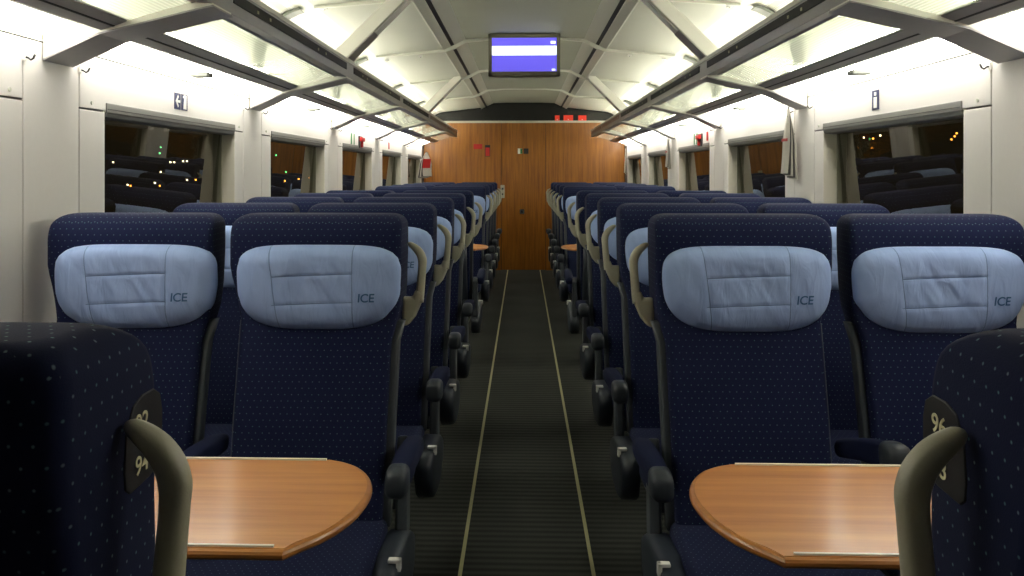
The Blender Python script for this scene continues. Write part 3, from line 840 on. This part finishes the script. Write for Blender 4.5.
def wallbox(name, x0, x1, y0, y1, mat, label, cat, th=.012, Y=END_Y, group=None):
    X = lambda v: (v-523)/900*Y-.013
    Z = lambda v: CAM_H-(v-173.4)/900*Y
    o = obj(name, BX(X(x0)-X((x0+x1)/2), X(x1)-X((x0+x1)/2), -th, 0, Z(y1)-Z((y0+y1)/2), Z(y0)-Z((y0+y1)/2)), mat, None, bevel=.003)
    o.location = (X((x0+x1)/2), Y, Z((y0+y1)/2))
    tag(o, label, cat, group); return o
wallbox('wall_sign', 473.5, 482.3, 144, 149, MT['red'], 'small red sign on the wood partition left of the extinguisher niche', 'sign')
o = wallbox('extinguisher_niche', 485, 490.2, 145, 156.5, MT['dark'], 'dark framed niche with red front on the wood partition', 'niche')
obj('red_front', BX(-.029, .029, -.018, -.011, -.075, .045), MT['red'], o)
o = wallbox('door_sign', 517.8, 522.2, 148.5, 153.8, MT['white'], 'small green and white sign on the end door', 'sign')
obj('green_field', BX(.004, .030, -.014, -.011, -.036, .036), MT['green'], o)
wallbox('door_display', 523.8, 528.5, 148.5, 153.8, MT['dark'], 'small dark plate beside the green sign on the end door', 'plate')
o = wallbox('lock_plate', 500.6, 504.6, 185, 198, MT['handle'], 'upright beige lock plate at the left edge of the end door', 'lock', .02)
obj('upper_cylinder', BX(-.012, .012, -.028, -.018, .025, .055), MT['chrome'], o); obj('key_hole', BX(-.008, .008, -.023, -.018, -.05, -.025), MT['slot'], o)
o = wallbox('door_keyhole', 519.8, 524.2, 209.3, 213.8, MT['chrome'], 'small square metal lock in the middle of the end door', 'lock')
obj('key_hole', BX(-.012, .012, -.016, -.011, -.012, .012), MT['slot'], o)
for x0, x1, y0, y1, lb in ((554.8, 559.4, 114, 119.2, 'small red box on the rail above the partition, leftmost of three'), (563.4, 572.8, 113.8, 119.2, 'wide red box on the rail above the partition, middle of three'), (578, 586, 115, 120.2, 'red box on the rail above the partition, rightmost of three')):
    o = wallbox('red_box', x0, x1, y0, y1, MT['redlit'], lb, 'box', .03, END_Y, 'red boxes above the end partition')
    o.location.z = H+.745+(y1-y0)/900*END_Y/2
    obj('white_mark', BX(-.006, .006, -.033, -.029, -.03, -.018), MT['white'], o)

# ------------------------------------------------------------------ wall fittings
def wall_at(sx, y, z): return (sx*WALL_X, y, z)
for side, sx in (('left', -1), ('right', 1)):
    for k in range(-1, 5):
        for j, yy in enumerate((2.488, 2.808)):
            y = yy+WP*k
            r = empty('coat_hook', (sx*WALL_X, y, 1.70))
            obj('base', BX(*sorted((0, -sx*.008)), -.007, .007, -.012, .012), MT['white'], r, bevel=.002)
            bm = bmesh.new()
            pts = [(0, .0), (-.014, -.004), (-.022, -.010), (-.029, -.006), (-.034, .005)]
            tube_path(bm, [(sx*p, 0, q) for p, q in pts], lambda i: ell(.0028, .004, 8))
            obj('hook', bm, MT['dark'], r, smooth=True)
            tag(r, 'small coat hook at the %s edge of wall post %d, %s side' % (('near', 'far')[j], k+2, side), 'hook', 'coat hooks on the %s wall' % side)
            yb = y-.07 if j == 0 else y+.08
            bm = bmesh.new(); cyl(bm, (0, 0, 0), (-sx*.004, 0, 0), .006, 12)
            o = obj('panel_button', bm, MT['rib'], None); o.location = (sx*WALL_X, yb, 1.60)
            tag(o, 'small round cap at the %s side of wall post %d, %s wall' % (('near', 'far')[j], k+2, side), 'cap', 'round panel caps on the %s wall' % side)
# pictogram signs
def plate_sign(sx, y0, y1, z0, z1, label):
    r = empty('wall_pictogram', (sx*WALL_X, (y0+y1)/2, (z0+z1)/2))
    w, h = (y1-y0)/2, (z1-z0)/2
    return r, w, h
def wpoly(pts, sx, d, m, name, par):
    bm = bmesh.new(); prism(bm, pts, YZ, -sx*.0005, -sx*d); return obj(name, bm, m, par)
# left: white arrow pointing forward-left, then a slim white figure
r = tag(empty('wall_pictogram', (-WALL_X, 3.655, 1.664)), 'navy pictogram pair with white arrow above the nearest left window', 'sign')
wpoly([(-.070, -.033), (-.004, -.033), (-.004, .033), (-.070, .033)], -1, .002, MT['navy'], 'arrow_field', r)
wpoly([(.004, -.033), (.070, -.033), (.070, .033), (.004, .033)], -1, .002, MT['navy'], 'figure_field', r)
for pts in ([(-.060, 0), (-.035, .026), (-.028, .018), (-.044, .001)], [(-.060, 0), (-.044, -.001), (-.028, -.018), (-.035, -.026)], [(-.052, -.005), (-.012, -.005), (-.012, .005), (-.052, .005)]):
    wpoly(pts, -1, .003, MT['white'], 'arrow', r)
wpoly([(.022, -.028), (.056, -.028), (.056, .030), (.030, .030), (.018, .022), (.022, .016), (.034, .022)], -1, .003, MT['white'], 'figure', r)
r = tag(empty('wall_pictogram', (WALL_X, 3.71, 1.668)), 'slim navy pictogram with white letter i above the nearest right window', 'sign')
wpoly([(-.036, -.04), (.036, -.04), (.036, .04), (-.036, .04)], 1, .002, MT['navy'], 'field', r)
wpoly([(-.016, -.032), (.016, -.032), (.016, .012), (-.016, .012)], 1, .003, MT['white'], 'letter_stem', r)
wpoly([(-.010, .018), (.010, .018), (.010, .032), (-.010, .032)], 1, .003, MT['white'], 'letter_dot', r)
# emergency hammer group over the third window on each side
for side, sx in (('left', -1), ('right', 1)):
    g = tag(empty('emergency_sign', (sx*WALL_X, 7.42 if sx < 0 else 7.55, 1.655)), 'green and white emergency exit sign above the third %s window' % side, 'sign')
    for y0, y1, mm in ((-.11, -.055, 'green'), (-.05, -.005, 'white'), (0, .05, 'green')):
        wpoly([(y0, -.045), (y1, -.045), (y1, .045), (y0, .045)], sx, .003, MT[mm], 'field', g)
    h = tag(empty('emergency_hammer', (sx*WALL_X, 7.72 if sx < 0 else 7.30, 1.64)), 'red emergency hammer in its holder above the third %s window' % side, 'hammer')
    wpoly([(-.07, -.05), (.07, -.05), (.07, .05), (-.07, .05)], sx, .012, MT['dark'], 'holder', h)
    bm = bmesh.new(); box(bm, *sorted((-sx*.01, -sx*.035)), -.07, .07, .005, .04); obj('hammer_head', bm, MT['red'], h, bevel=.006)
    bm = bmesh.new(); box(bm, *sorted((-sx*.01, -sx*.03)), -.015, .015, -.045, .01); obj('grip', bm, MT['red'], h, bevel=.005)
    o = tag(obj('red_notice', BX(*sorted((0, -sx*.003)), -.03, .03, -.035, .035), MT['red'], None), 'narrow red notice above the %s windows beyond the hammer' % side, 'sign')
    o.location = (sx*WALL_X, 9.4 if sx < 0 else 7.05, 1.66)
# hanging newspapers
def newspaper(sx, y, z, label, w=.075, h=.37, red=False):
    r = empty('hanging_newspaper', (sx*(WALL_X-.035), y, z))
    for i in range(5):
        bm = bmesh.new(); xo = -sx*(.006*i-.014); sl = (.012*i-.02)
        rows = []
        for k in range(7):
            t = k/6; ww = w*(.18+.82*min(1, t*2.4))*(1-.04*i); zz = -h*t*(1-.02*i)+.0
            yo = sl*t*1.6+.004*math.sin(t*9+i)
            rows.append([(xo*t-.001, -ww+yo, zz), (xo*t-.001-sx*.005, yo, zz), (xo*t-.001, ww+yo, zz), (xo*t+.001, ww+yo, zz), (xo*t+.001-sx*.005, yo, zz), (xo*t+.001, -ww+yo, zz)])
        loft(bm, rows)
        sh = obj('sheet', bm, MT['paper'] if i % 2 == 0 else MT['paperdark'], r)
        if i == 4 and True:
            bm = bmesh.new(); x_ = xo*.5-sx*.006
            box(bm, *sorted((x_, x_-sx*.004)), -w*.6+sl, w*.7+sl, -h*.46, -h*.42) if not red else box(bm, *sorted((x_-sx*.004, x_-sx*.008)), -w*.7, w*.7, -h*.6, -h*.25)
            obj('headline', bm, MT['red'], sh)
    bm = bmesh.new(); cyl(bm, (0, 0, -.012), (0, 0, .010), .003, 8); obj('string', bm, MT['dark'], r)
    tag(r, label, 'newspaper', 'newspapers hanging from wall hooks')
newspaper(1, 4.79, 1.71, 'bundle of newspapers hanging from a hook beside the nearest right window')
newspaper(1, 8.73, 1.71, 'newspapers hanging from a hook between the third and fourth right windows', h=.30)
newspaper(1, 12.32, 1.71, 'thin newspaper hanging on the right wall next to the wood partition', h=.36)
newspaper(-1, 12.35, 1.66, 'red and white magazine hanging on the left wall next to the partition', .10, .36, True)
for o in list(bpy.data.objects):
    if o.get('label', '').startswith('red and white magazine'): o.rotation_euler = (0, R(8), R(-40)); o.location = (-WALL_X+.09, 12.3, 1.66)

# ------------------------------------------------------------------ world, camera, colour
w = bpy.data.worlds.new('night'); bpy.context.scene.world = w; w.use_nodes = True
bg = w.node_tree.nodes['Background']; bg.inputs[0].default_value = (.012, .009, .004, 1); bg.inputs[1].default_value = 1.0
cam = bpy.data.cameras.new('camera'); co = bpy.data.objects.new('camera', cam); C.objects.link(co)
F = 900.0; YAW = 2.0
cam.sensor_width = 36; cam.lens = F/1024*36; cam.clip_start = .02; cam.clip_end = 200
cxp = 523 - F*math.tan(R(YAW))
cam.shift_x = (512-cxp)/1024; cam.shift_y = -(288-173.4)/1024
co.location = (-.013, 0, CAM_H); co.rotation_euler = (R(90), 0, R(YAW))
bpy.context.scene.camera = co
sc = bpy.context.scene
sc.view_settings.view_transform = 'Standard'; sc.view_settings.look = 'None'; sc.view_settings.exposure = 0.0
sc.cycles.max_bounces = 10; sc.cycles.transparent_max_bounces = 24; sc.cycles.glossy_bounces = 5; sc.cycles.sample_clamp_indirect = 10
for o in bpy.data.objects:
    o.select_set(False)
